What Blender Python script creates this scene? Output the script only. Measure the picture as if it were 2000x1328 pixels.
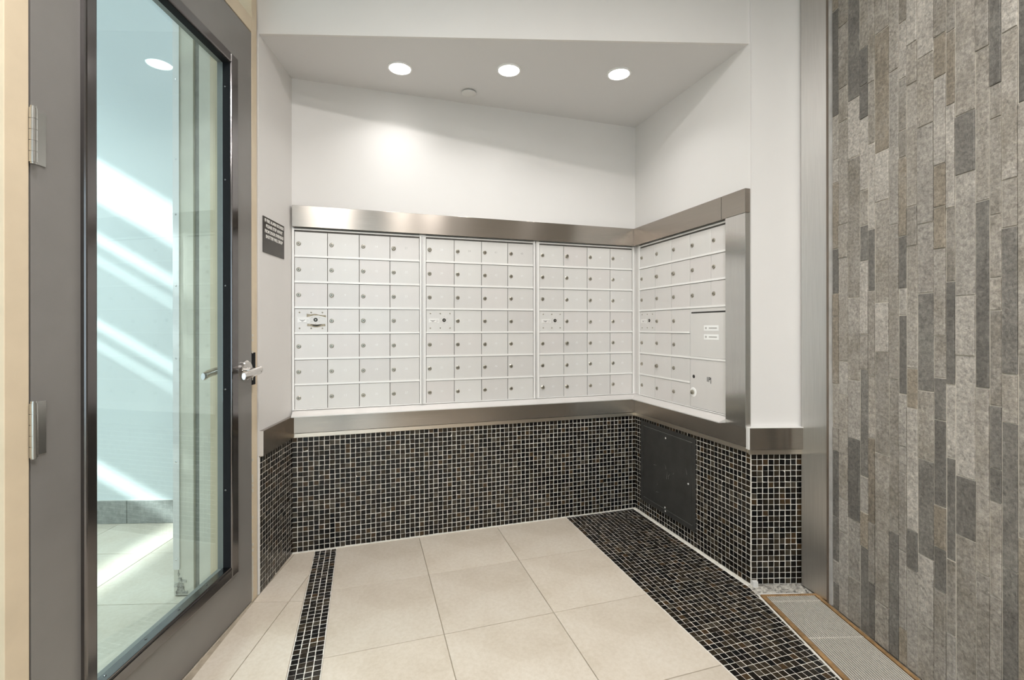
import bpy, bmesh, math, random
from mathutils import Vector, Matrix
random.seed(7)
for o in list(bpy.data.objects): bpy.data.objects.remove(o)
SC = bpy.context.scene
COL = SC.collection
R = math.radians
# ------------------------------------------------------------------ camera, world, lights, exposure
# world frame: origin at the alcove's back right floor corner, +X right along its back wall, +Y into the depth
CX, CY, CH = -1.7069, -2.7155, 1.1953
YAW = 0.3042
cam = bpy.data.cameras.new('camera')
cam.sensor_fit = 'HORIZONTAL'; cam.sensor_width = 36; cam.lens = 36*916.12/2000
cam.shift_y = -25.28/2000; cam.clip_start = 0.02; cam.clip_end = 100
co = bpy.data.objects.new('camera', cam); COL.objects.link(co); SC.camera = co
co.matrix_world = Matrix.Translation((CX, CY, CH)) @ Matrix.Rotation(-YAW, 4, 'Z') @ Matrix.Rotation(math.pi/2, 4, 'X') @ Matrix.Rotation(-0.0011, 4, 'Z')

SC.view_settings.view_transform = 'Standard'; SC.view_settings.look = 'None'
SC.view_settings.gamma = 1; SC.view_settings.use_curve_mapping = False
SC.view_settings.exposure = 0.23
W_STRENGTH = 2.2
world = bpy.data.worlds.new('world'); SC.world = world; world.use_nodes = True
bg = world.node_tree.nodes['Background']
bg.inputs[0].default_value = (0.82, 0.88, 1.0, 1); bg.inputs[1].default_value = W_STRENGTH

LA = R(15.43)                      # lobby frame: turned against the alcove frame, origin under the camera
LX = Vector((math.cos(LA), -math.sin(LA), 0)); LY = Vector((math.sin(LA), math.cos(LA), 0))
def LW(x, y, z=0): return Vector((CX, CY, 0)) + LX*x + LY*y + Vector((0, 0, z))

def sun_lamp():
    d = bpy.data.lights.new('sun', 'SUN'); d.energy = 9.0; d.angle = R(1.6); d.color = (0.93, 0.98, 1.0)
    o = bpy.data.objects.new('sun', d); COL.objects.link(o)
    v = LX*0.85 + LY*0.35 + Vector((0, 0, -0.51))
    o.rotation_euler = v.to_track_quat('-Z', 'Y').to_euler(); o.location = (-8, -2, 6)
sun_lamp()
def disk_lamp(name, loc, power, size, color=(1, 0.98, 0.96), spread=R(165), rot=(0, 0, 0)):
    d = bpy.data.lights.new(name, 'AREA'); d.shape = 'DISK'; d.size = size; d.energy = power; d.color = color; d.spread = spread
    o = bpy.data.objects.new(name, d); COL.objects.link(o); o.location = loc; o.rotation_euler = rot
    return o
CEIL_A = 2.513; CEIL_L = 3.10
ALCOVE_LIGHTS = [(-1.535, -0.27), (-1.001, -0.419), (-0.444, -0.555)]
FILL_LIGHTS = [(-0.40, 0.55), (0.60, 0.55), (-0.40, -0.45), (0.60, -0.45), (0.1, -1.6)]  # unseen ceiling lamps, added as soft fill for lobby and alcove
for x, y in ALCOVE_LIGHTS: disk_lamp('alcove_lamp', (x, y, CEIL_A-0.016), 1.4, 0.10, (1, 0.985, 0.97), spread=R(125))
for x, y in FILL_LIGHTS: disk_lamp('lobby_fill_lamp', LW(x, y, CEIL_L-0.02), 17.5, 0.20, (1, 0.965, 0.935))
for x, y in ((-2.5, 1.6), (-3.2, 2.2)): disk_lamp('vestibule_fill_lamp', LW(x, y, 3.56), 12.0, 0.60, (0.90, 0.97, 1.0), spread=R(100))  # out-of-view lamps added to brighten the vestibule

# ------------------------------------------------------------------ materials
def new_mat(name):
    m = bpy.data.materials.new(name); m.use_nodes = True
    nt = m.node_tree; return m, nt, nt.nodes['Principled BSDF']
def N(nt, t, **kw):
    n = nt.nodes.new(t)
    for k, v in kw.items(): setattr(n, k, v)
    return n
def ramp(nt, fac, stops):
    r = N(nt, 'ShaderNodeValToRGB'); nt.links.new(fac, r.inputs[0])
    el = r.color_ramp.elements
    while len(el) > 1: el.remove(el[-1])
    el[0].position, el[0].color = stops[0][0], (*stops[0][1], 1)
    for p, c in stops[1:]:
        e = el.new(p); e.color = (*c, 1)
    return r.outputs[0]
def noise(nt, scale, detail=4, rough=0.6, vec=None, stretch=None):
    tc = N(nt, 'ShaderNodeTexCoord'); n = N(nt, 'ShaderNodeTexNoise')
    n.inputs['Scale'].default_value = scale; n.inputs['Detail'].default_value = detail; n.inputs['Roughness'].default_value = rough
    src = tc.outputs['Object'] if vec is None else vec
    if stretch:
        mp = N(nt, 'ShaderNodeMapping'); mp.inputs['Scale'].default_value = stretch
        nt.links.new(src, mp.inputs[0]); src = mp.outputs[0]
    nt.links.new(src, n.inputs['Vector']); return n.outputs['Fac']
def bump(nt, b, fac, strength, dist=0.002):
    bp = N(nt, 'ShaderNodeBump'); bp.inputs['Strength'].default_value = strength; bp.inputs['Distance'].default_value = dist
    nt.links.new(fac, bp.inputs['Height']); nt.links.new(bp.outputs[0], b.inputs['Normal'])
def plain(name, col, rough=0.5, metal=0.0, var=0.0, vs=20, bmp=0.0, bs=200, spec=None, emit=None, coat=0):
    m, nt, b = new_mat(name)
    b.inputs['Base Color'].default_value = (*col, 1); b.inputs['Roughness'].default_value = rough; b.inputs['Metallic'].default_value = metal
    if spec is not None: b.inputs['Specular IOR Level'].default_value = spec
    if coat: b.inputs['Coat Weight'].default_value = coat; b.inputs['Coat Roughness'].default_value = 0.08
    if var:
        lo = tuple(c*(1-var) for c in col); hi = tuple(min(1, c*(1+var)) for c in col)
        nt.links.new(ramp(nt, noise(nt, vs), [(0.3, lo), (0.7, hi)]), b.inputs['Base Color'])
    if bmp: bump(nt, b, noise(nt, bs, 3), bmp)
    if emit:
        b.inputs['Emission Color'].default_value = (*emit[0], 1); b.inputs['Emission Strength'].default_value = emit[1]
    return m
def brushed(name, col, rough, horizontal=True, aniso=0.88):
    m, nt, b = new_mat(name)
    b.inputs['Base Color'].default_value = (*col, 1); b.inputs['Metallic'].default_value = 1; b.inputs['Roughness'].default_value = rough
    b.inputs['Anisotropic'].default_value = aniso
    g = N(nt, 'ShaderNodeNewGeometry'); c = N(nt, 'ShaderNodeVectorMath', operation='CROSS_PRODUCT')
    c.inputs[1].default_value = (0.02, 0.013, 1)
    nt.links.new(g.outputs['True Normal'], c.inputs[0])
    out = c.outputs[0]
    if horizontal:        # grooves run sideways, so highlights stretch upwards
        c2 = N(nt, 'ShaderNodeVectorMath', operation='CROSS_PRODUCT')
        nt.links.new(g.outputs['True Normal'], c2.inputs[0]); nt.links.new(out, c2.inputs[1]); out = c2.outputs[0]
    nt.links.new(out, b.inputs['Tangent'])
    s = (2, 2, 260) if horizontal else (260, 260, 2)
    f = noise(nt, 3, 3, 0.6, stretch=s)
    nt.links.new(ramp(nt, f, [(0.3, tuple(c*0.9 for c in col)), (0.7, tuple(min(1, c*1.08) for c in col))]), b.inputs['Base Color'])
    if horizontal: bump(nt, b, f, 0.03, 0.0003)
    return m
M = {}
M['paint'] = plain('wall_paint', (0.74, 0.72, 0.70), 0.6, var=0.015, vs=3, bmp=0.06, bs=260)
M['ceiling_paint'] = plain('ceiling_paint', (0.70, 0.69, 0.685), 0.65, bmp=0.05, bs=220)
M['vestibule_paint'] = plain('vestibule_paint', (0.70, 0.75, 0.75), 0.7, bmp=0.15, bs=120)
M['cream'] = plain('cream_enamel', (0.66, 0.55, 0.40), 0.4, var=0.06, vs=6, bmp=0.15, bs=40)
M['cream2'] = plain('cream_enamel_worn', (0.66, 0.62, 0.53), 0.4, var=0.07, vs=8, bmp=0.2, bs=50)
M['dark_recess'] = plain('dark_grey_enamel', (0.28, 0.27, 0.24), 0.5, var=0.15, vs=30)  # dark grey, slightly mottled tone of the jamb rebate
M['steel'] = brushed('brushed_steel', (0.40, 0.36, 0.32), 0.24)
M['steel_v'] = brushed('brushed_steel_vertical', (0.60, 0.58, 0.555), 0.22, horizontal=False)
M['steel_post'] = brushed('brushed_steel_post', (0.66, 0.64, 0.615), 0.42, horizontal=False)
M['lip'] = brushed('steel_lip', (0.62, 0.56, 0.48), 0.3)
M['alu'] = plain('satin_aluminium', (0.78, 0.76, 0.74), 0.42, 0.55, var=0.02, vs=12)
M['alu_bright'] = plain('bright_aluminium', (0.90, 0.885, 0.86), 0.32, 0.2)
M['alu_dark'] = plain('shadow_gap_metal', (0.12, 0.11, 0.10), 0.6, 0.3)
M['door_alu'] = None
def door_alu():
    m, nt, b = new_mat('mailbox_aluminium')
    oi = N(nt, 'ShaderNodeObjectInfo')
    c1 = ramp(nt, oi.outputs['Random'], [(0.0, (0.69, 0.665, 0.645)), (0.5, (0.75, 0.735, 0.71)), (1.0, (0.72, 0.685, 0.665))])
    f = noise(nt, 3, 3, 0.6, stretch=(3, 60, 1))
    mx = N(nt, 'ShaderNodeMix', data_type='RGBA', blend_type='MULTIPLY'); mx.inputs[0].default_value = 0.25
    nt.links.new(c1, mx.inputs[6]); nt.links.new(ramp(nt, f, [(0.3, (0.85, 0.85, 0.85)), (0.7, (1, 1, 1))]), mx.inputs[7])
    nt.links.new(mx.outputs[2], b.inputs['Base Color'])
    b.inputs['Metallic'].default_value = 0.25; b.inputs['Roughness'].default_value = 0.36
    return m
M['door_alu'] = door_alu()
M['nickel'] = plain('lock_nickel', (0.42, 0.39, 0.33), 0.3, 1.0, var=0.3, vs=300)
M['key_dark'] = plain('keyhole_black', (0.02, 0.018, 0.015), 0.5)
M['worn'] = plain('scraped_metal', (0.36, 0.32, 0.24), 0.5, 0.6, var=0.4, vs=150)
M['number'] = plain('number_print', (0.86, 0.86, 0.85), 0.35, 0.2)
M['number_dark'] = plain('number_print_grey', (0.50, 0.49, 0.47), 0.5, 0.2)
M['black_print'] = plain('black_print', (0.03, 0.03, 0.03), 0.5)
M['white_label'] = plain('white_label', (0.9, 0.9, 0.88), 0.5)
M['grey_print'] = plain('grey_print', (0.45, 0.44, 0.42), 0.5)
M['emblem_grey'] = plain('emblem_grey', (0.45, 0.43, 0.42), 0.4, 0.5)
M['sign_black'] = plain('engraved_plastic_black', (0.045, 0.04, 0.035), 0.35, var=0.2, vs=30)
M['sign_white'] = plain('engraved_letter_white', (0.82, 0.80, 0.76), 0.5)
M['grout'] = plain('pale_grout', (0.74, 0.71, 0.65), 0.85, var=0.12, vs=25, bmp=0.3, bs=300)
M['grout_floor'] = plain('floor_grout', (0.34, 0.29, 0.22), 0.85, var=0.25, vs=18, bmp=0.3, bs=300)
M['grout_dark'] = plain('dark_joint', (0.16, 0.13, 0.10), 0.9, var=0.2, vs=20)
M['stone_grout'] = plain('stone_joint', (0.60, 0.56, 0.49), 0.9, var=0.3, vs=6)
MOSAIC = []
for i, (c, r) in enumerate([((0.006, 0.005, 0.004), 0.16), ((0.010, 0.008, 0.006), 0.22), ((0.018, 0.013, 0.008), 0.2), ((0.030, 0.022, 0.013), 0.25),
                            ((0.050, 0.030, 0.014), 0.25), ((0.045, 0.036, 0.024), 0.3), ((0.004, 0.004, 0.004), 0.12)]):
    MOSAIC.append(plain(f'mosaic_stone_{i}', c, r, var=0.35, vs=120, bmp=0.2, bs=150, spec=0.3))
MOSAIC_W = [5, 6, 5, 4, 1.3, 2, 5]
def floor_tile_mat():
    m, nt, b = new_mat('beige_porcelain')
    oi = N(nt, 'ShaderNodeObjectInfo')
    base = ramp(nt, noise(nt, 3.2, 6, 0.62), [(0.3, (0.53, 0.462, 0.375)), (0.52, (0.61, 0.545, 0.46)), (0.75, (0.66, 0.605, 0.525))])
    sp = ramp(nt, noise(nt, 60, 4, 0.7), [(0.35, (0.90, 0.88, 0.85)), (0.6, (1, 1, 1))])
    mx = N(nt, 'ShaderNodeMix', data_type='RGBA', blend_type='MULTIPLY'); mx.inputs[0].default_value = 0.8
    nt.links.new(base, mx.inputs[6]); nt.links.new(sp, mx.inputs[7])
    hv = N(nt, 'ShaderNodeHueSaturation')
    mr = N(nt, 'ShaderNodeMapRange'); mr.inputs['To Min'].default_value = 0.95; mr.inputs['To Max'].default_value = 1.04
    nt.links.new(oi.outputs['Random'], mr.inputs[0]); nt.links.new(mr.outputs[0], hv.inputs['Value'])
    nt.links.new(mx.outputs[2], hv.inputs['Color']); nt.links.new(hv.outputs[0], b.inputs['Base Color'])
    b.inputs['Roughness'].default_value = 0.36; b.inputs['Specular IOR Level'].default_value = 0.4
    bump(nt, b, noise(nt, 45, 5, 0.7), 0.12, 0.002)
    return m
M['porcelain'] = floor_tile_mat()
M['channel'] = plain('brown_channel', (0.13, 0.10, 0.075), 0.5, var=0.2, vs=9)
M['caulk'] = plain('pale_caulk', (0.40, 0.39, 0.37), 0.7, var=0.2, vs=12)
M['skirt_tile'] = plain('grey_skirting_tile', (0.30, 0.30, 0.28), 0.5, var=0.2, vs=40, bmp=0.3, bs=120)
def stone_mat(name, a, bcol, c):
    m, nt, b = new_mat(name)
    oi = N(nt, 'ShaderNodeObjectInfo'); tc = N(nt, 'ShaderNodeTexCoord')
    add = N(nt, 'ShaderNodeVectorMath', operation='ADD'); sc = N(nt, 'ShaderNodeVectorMath', operation='SCALE')
    comb = N(nt, 'ShaderNodeCombineXYZ')
    for k in range(3): nt.links.new(oi.outputs['Random'], comb.inputs[k])
    nt.links.new(comb.outputs[0], sc.inputs[0]); sc.inputs['Scale'].default_value = 37
    nt.links.new(tc.outputs['Object'], add.inputs[0]); nt.links.new(sc.outputs[0], add.inputs[1])
    big = noise(nt, 7, 6, 0.65, add.outputs[0]); fine = noise(nt, 90, 6, 0.75, add.outputs[0]); mid = noise(nt, 28, 5, 0.7, add.outputs[0], stretch=(1, 1.4, 0.7))
    c1 = ramp(nt, big, [(0.32, a), (0.5, bcol), (0.68, c)])
    c2 = ramp(nt, fine, [(0.34, (0.55, 0.55, 0.55)), (0.5, (1.03, 1.03, 1.03)), (0.68, (1.6, 1.6, 1.58))])
    mx = N(nt, 'ShaderNodeMix', data_type='RGBA', blend_type='MULTIPLY'); mx.inputs[0].default_value = 0.9
    nt.links.new(c1, mx.inputs[6]); nt.links.new(c2, mx.inputs[7])
    hv = N(nt, 'ShaderNodeHueSaturation'); mr = N(nt, 'ShaderNodeMapRange'); mr.inputs['To Min'].default_value = 0.84; mr.inputs['To Max'].default_value = 1.16
    nt.links.new(oi.outputs['Random'], mr.inputs[0]); nt.links.new(mr.outputs[0], hv.inputs['Value'])
    nt.links.new(mx.outputs[2], hv.inputs['Color']); nt.links.new(hv.outputs[0], b.inputs['Base Color'])
    b.inputs['Roughness'].default_value = 0.5; b.inputs['Specular IOR Level'].default_value = 0.45
    ad = N(nt, 'ShaderNodeMath', operation='ADD'); ml = N(nt, 'ShaderNodeMath', operation='MULTIPLY'); ml.inputs[1].default_value = 0.5
    nt.links.new(fine, ml.inputs[0]); nt.links.new(ml.outputs[0], ad.inputs[0]); nt.links.new(mid, ad.inputs[1])
    bump(nt, b, ad.outputs[0], 0.85, 0.007)
    return m
STONE = {
 'n': stone_mat('slate_grey', (0.225, 0.201, 0.166), (0.285, 0.26, 0.226), (0.34, 0.314, 0.28)),
 'l': stone_mat('slate_light', (0.29, 0.265, 0.235), (0.35, 0.325, 0.29), (0.41, 0.38, 0.34)),
 'd': stone_mat('slate_dark', (0.115, 0.108, 0.095), (0.15, 0.14, 0.125), (0.19, 0.18, 0.16)),
 'w': stone_mat('slate_warm', (0.19, 0.165, 0.13), (0.245, 0.21, 0.165), (0.28, 0.25, 0.21))}
M['door_paint'] = plain('grey_door_enamel', (0.235, 0.225, 0.215), 0.36, 0.25, var=0.05, vs=5, bmp=0.05, bs=300)
M['bead'] = plain('dark_polished_bead', (0.20, 0.19, 0.19), 0.16, 1.0)
M['reveal'] = plain('black_gasket', (0.012, 0.013, 0.015), 0.6, spec=0.1)
M['chrome'] = plain('satin_chrome', (0.72, 0.70, 0.68), 0.14, 1.0)
M['hinge'] = plain('hinge_steel', (0.62, 0.62, 0.60), 0.2, 1.0)
M['panel'] = plain('access_panel_grey', (0.060, 0.058, 0.054), 0.42, 0.3, var=0.18, vs=9, bmp=0.08, bs=60)
M['brass'] = plain('bronze_frame', (0.46, 0.28, 0.13), 0.38, 0.5, var=0.3, vs=30)
M['slat'] = plain('grate_bar', (0.66, 0.62, 0.55), 0.4, 0.2)
M['pit'] = plain('grate_pit', (0.03, 0.022, 0.015), 0.8)
M['white_plastic'] = plain('white_cover', (0.70, 0.69, 0.67), 0.5)
M['mirror_trim'] = plain('light_trim', (0.85, 0.85, 0.84), 0.4)
M['lens'] = plain('lit_lens', (1, 1, 1), 0.4, emit=((1, 0.98, 0.94), 9.0))
def patch_mat():
    m, nt, b = new_mat('broken_mortar')
    f = noise(nt, 38, 7, 0.75)
    nt.links.new(ramp(nt, f, [(0.36, (0.10, 0.09, 0.08)), (0.47, (0.40, 0.38, 0.34)), (0.6, (0.68, 0.65, 0.58))]), b.inputs['Base Color'])
    b.inputs['Roughness'].default_value = 0.9; bump(nt, b, f, 0.8, 0.01)
    return m
M['mortar'] = patch_mat()
def glass_mat(name, tint, refl=1.0):
    m = bpy.data.materials.new(name); m.use_nodes = True; nt = m.node_tree; nt.nodes.clear()
    out = N(nt, 'ShaderNodeOutputMaterial'); tr = N(nt, 'ShaderNodeBsdfTransparent'); gl = N(nt, 'ShaderNodeBsdfGlossy'); mx = N(nt, 'ShaderNodeMixShader'); geo = N(nt, 'ShaderNodeNewGeometry')
    tr.inputs[0].default_value = (*tint, 1); gl.inputs['Roughness'].default_value = 0.0; gl.inputs[0].default_value = (0.9, 0.97, 0.95, 1)
    # Schlick reflectance from the angle to the pane, the same on both faces
    dot = N(nt, 'ShaderNodeVectorMath', operation='DOT_PRODUCT'); nt.links.new(geo.outputs['Normal'], dot.inputs[0]); nt.links.new(geo.outputs['Incoming'], dot.inputs[1])
    ab = N(nt, 'ShaderNodeMath', operation='ABSOLUTE'); nt.links.new(dot.outputs['Value'], ab.inputs[0])
    om = N(nt, 'ShaderNodeMath', operation='SUBTRACT'); om.inputs[0].default_value = 1; nt.links.new(ab.outputs[0], om.inputs[1])
    pw = N(nt, 'ShaderNodeMath', operation='POWER'); pw.inputs[1].default_value = 5; nt.links.new(om.outputs[0], pw.inputs[0])
    ma = N(nt, 'ShaderNodeMath', operation='MULTIPLY_ADD'); ma.inputs[1].default_value = 0.96; ma.inputs[2].default_value = 0.04; nt.links.new(pw.outputs[0], ma.inputs[0])
    nt.links.new(ma.outputs[0], mx.inputs[0]); nt.links.new(tr.outputs[0], mx.inputs[1]); nt.links.new(gl.outputs[0], mx.inputs[2]); nt.links.new(mx.outputs[0], out.inputs[0])
    return m
M['glass'] = glass_mat('door_glass', (0.90, 0.975, 0.965))

# ------------------------------------------------------------------ mesh builder
class MB:
    def __init__(s): s.v = []; s.f = []; s.m = []; s.mats = []
    def mi(s, mat):
        if mat not in s.mats: s.mats.append(mat)
        return s.mats.index(mat)
    def poly(s, verts, faces, mat):
        k = len(s.v); s.v += [tuple(p) for p in verts]; i = s.mi(mat)
        for f in faces: s.f.append(tuple(k+a for a in f)); s.m.append(i)
        return s
    def box(s, x0, x1, y0, y1, z0, z1, mat):
        v = [(x0,y0,z0),(x1,y0,z0),(x1,y1,z0),(x0,y1,z0),(x0,y0,z1),(x1,y0,z1),(x1,y1,z1),(x0,y1,z1)]
        return s.poly(v, [(3,2,1,0),(4,5,6,7),(0,1,5,4),(1,2,6,5),(2,3,7,6),(3,0,4,7)], mat)
    def prism(s, pts, z0, z1, mat, ch=0.0):
        """pts ccw in xy; chamfered top edge if ch"""
        n = len(pts); v = [(x, y, z0) for x, y in pts]; cx = sum(p[0] for p in pts)/n; cy = sum(p[1] for p in pts)/n
        def ring(z): return [(x, y, z) for x, y in pts]
        if ch:
            v += ring(z1-ch)
            for x, y in pts:
                d = math.hypot(x-cx, y-cy) or 1; t = ch*1.2/d; v.append((x+(cx-x)*t, y+(cy-y)*t, z1))
            rings = 3
        else: v += ring(z1); rings = 2
        f = [tuple(reversed(range(n)))]
        for r in range(rings-1):
            for i in range(n): j = (i+1) % n; f.append((r*n+i, r*n+j, (r+1)*n+j, (r+1)*n+i))
        f.append(tuple(range((rings-1)*n, rings*n)))
        return s.poly(v, f, mat)
    def extr_x(s, prof, x0, x1, mat):
        """profile (y,z) swept along x"""
        n = len(prof); v = [(x0, y, z) for y, z in prof]+[(x1, y, z) for y, z in prof]
        f = [tuple(range(n)), tuple(reversed(range(n, 2*n)))]
        for i in range(n): j = (i+1) % n; f.append((j, i, n+i, n+j))
        return s.poly(v, f, mat)
    def cyl(s, p0, p1, r0, r1, mat, n=16, caps=True):
        p0 = Vector(p0); p1 = Vector(p1); d = (p1-p0).normalized(); a = d.orthogonal().normalized(); b = d.cross(a)
        v = []
        for p, r in ((p0, r0), (p1, r1)):
            for i in range(n):
                t = 2*math.pi*i/n; v.append(tuple(p+a*(r*math.cos(t))+b*(r*math.sin(t))))
        f = [(i, (i+1) % n, n+(i+1) % n, n+i) for i in range(n)]
        if caps: f += [tuple(reversed(range(n))), tuple(range(n, 2*n))]
        return s.poly(v, f, mat)
    def lathe(s, origin, axis, prof, mat, n=24):
        """prof: list of (distance along axis, radius)"""
        o = Vector(origin); d = Vector(axis).normalized(); a = d.orthogonal().normalized(); b = d.cross(a); v = []
        for h, r in prof:
            for i in range(n):
                t = 2*math.pi*i/n; v.append(tuple(o+d*h+a*(r*math.cos(t))+b*(r*math.sin(t))))
        f = []
        for k in range(len(prof)-1):
            for i in range(n): j = (i+1) % n; f.append((k*n+i, k*n+j, (k+1)*n+j, (k+1)*n+i))
        f += [tuple(reversed(range(n))), tuple(range((len(prof)-1)*n, len(prof)*n))]
        return s.poly(v, f, mat)
    def mesh(s, name):
        me = bpy.data.meshes.new(name); me.from_pydata(s.v, [], s.f)
        for m in s.mats: me.materials.append(m)
        me.polygons.foreach_set('material_index', s.m); me.update()
        bm = bmesh.new(); bm.from_mesh(me); bmesh.ops.recalc_face_normals(bm, faces=bm.faces); bm.to_mesh(me); bm.free()
        return me
    def obj(s, name, parent=None, loc=None, rot=None, bevel=0, smooth=False):
        me = s.mesh(name); return link(name, me, parent, loc, rot, bevel, smooth)
def link(name, me, parent=None, loc=None, rot=None, bevel=0, smooth=False):
    o = bpy.data.objects.new(name, me); COL.objects.link(o)
    if parent: o.parent = parent
    if loc is not None: o.location = loc
    if rot is not None: o.rotation_euler = rot
    if smooth:
        for p in me.polygons: p.use_smooth = True
        md = o.modifiers.new('edges', 'EDGE_SPLIT'); md.split_angle = R(35)
    if bevel:
        md = o.modifiers.new('bevel', 'BEVEL'); md.width = bevel; md.segments = 2; md.limit_method = 'ANGLE'; md.angle_limit = R(40)
    return o
def tag(o, label=None, cat=None, group=None, kind=None):
    if label: o['label'] = label
    if cat: o['category'] = cat
    if group: o['group'] = group
    if kind: o['kind'] = kind
    return o
def empty(name, loc, rz=0):
    o = bpy.data.objects.new(name, None); COL.objects.link(o); o.location = loc; o.rotation_euler = (0, 0, rz); o.empty_display_size = 0.1
    return o
def clip(poly, a, b, c):
    """keep the side a*x+b*y<=c of a convex polygon"""
    out = []
    for i in range(len(poly)):
        p, q = poly[i], poly[(i+1) % len(poly)]; dp = a*p[0]+b*p[1]-c; dq = a*q[0]+b*q[1]-c
        if dp <= 0: out.append(p)
        if (dp < 0 < dq) or (dq < 0 < dp):
            t = dp/(dp-dq); out.append((p[0]+(q[0]-p[0])*t, p[1]+(q[1]-p[1])*t))
    return out
def area(p): return 0.5*abs(sum(p[i][0]*p[(i+1) % len(p)][1]-p[(i+1) % len(p)][0]*p[i][1] for i in range(len(p)))) if len(p) > 2 else 0
def inset(poly, d):
    n = len(poly); out = poly
    sgn = 1 if sum(poly[i][0]*poly[(i+1) % n][1]-poly[(i+1) % n][0]*poly[i][1] for i in range(n)) > 0 else -1
    for i in range(n):
        p, q = poly[i], poly[(i+1) % n]; ex, ey = q[0]-p[0], q[1]-p[1]; l = math.hypot(ex, ey)
        if l < 1e-7: continue
        nx, ny = ey/l*sgn, -ex/l*sgn
        out = clip(out, nx, ny, nx*p[0]+ny*p[1]-d)
        if len(out) < 3: return []
    return out
def text_mesh(txt, size, mat, depth=0.0004, align='CENTER', sx=1.0, bold=0.0, font=None):
    cu = bpy.data.curves.new('t', 'FONT'); cu.body = txt; cu.size = size; cu.extrude = depth; cu.align_x = align; cu.align_y = 'CENTER'; cu.offset = bold; cu.space_line = 1.0
    cu.resolution_u = 3
    o = bpy.data.objects.new('t', cu); COL.objects.link(o)
    dg = bpy.context.evaluated_depsgraph_get(); dg.update()
    me = bpy.data.meshes.new_from_object(o.evaluated_get(dg)); bpy.data.objects.remove(o)
    me.transform(Matrix.Scale(sx, 4, (1, 0, 0))); me.transform(Matrix.Rotation(math.pi/2, 4, 'X'))   # stands upright, faces -Y
    me.materials.clear(); me.materials.append(mat)
    return me
CAMP = Vector((CX, CY, CH))

# ------------------------------------------------------------------ walls of the alcove.  local frame: x to the right when facing the wall, room at -y
def wall(name, label, x0, x1, z0, z1, origin, ang, thick=0.1, mat=None, z_split=None):
    o = MB().box(x0, x1, 0, thick, z0, z1, mat or M['paint']).obj(name, None, origin, (0, 0, ang))
    return tag(o, label, 'wall', kind='structure')
RAIL_B, RAIL_T = 0.613, 0.728
P_LB = Vector((-2.0745, 0, 0)); P_LF = Vector((-2.159, -0.375, 0)); LWALL = (P_LB-P_LF).length; A_L = math.atan2((P_LB-P_LF).y, (P_LB-P_LF).x)
P_RF = Vector((0.0, -0.9725, 0))
w_back = wall('wall_back', 'white back wall of the alcove, dark mosaic tiles below the mailboxes', -2.2, 0.1, 0, CEIL_A, (0, 0, 0), 0)
w_left = wall('wall_left', 'narrow white left wall of the alcove with the black notice on it', 0.0, LWALL+0.02, 0, CEIL_A, P_LF, A_L, 0.07)
w_right = wall('wall_right', 'white right wall of the alcove with mosaic tiles and grey access panel below', -0.0, 0.974, 0, CEIL_A, (0, 0, 0), -math.pi/2)
w_fr = wall('wall_front', 'white wall strip between alcove opening and stainless post, mosaic tiles at its foot', 0, 0.262, 0, CEIL_L, P_RF, -LA)
hd = wall('wall_header', 'white wall above the alcove opening', -0.025, 2.241, CEIL_A, CEIL_L, LW(-1.05, 2.143), -LA, 0.014)
def alcove_ceiling():
    a = LW(-1.06, 2.1575); b = LW(1.19, 2.1575)
    pts = [(a.x, a.y), (b.x, b.y), (0.1, -0.9), (0.1, 0.1), (-2.2, 0.1), (-2.3, -0.35)]
    o = MB().prism(pts, CEIL_A, CEIL_A+0.1, M['ceiling_paint']).obj('ceiling_alcove')
    tag(o, 'low white ceiling of the mailbox alcove with recessed lights', 'ceiling', kind='structure')
alcove_ceiling()

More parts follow.
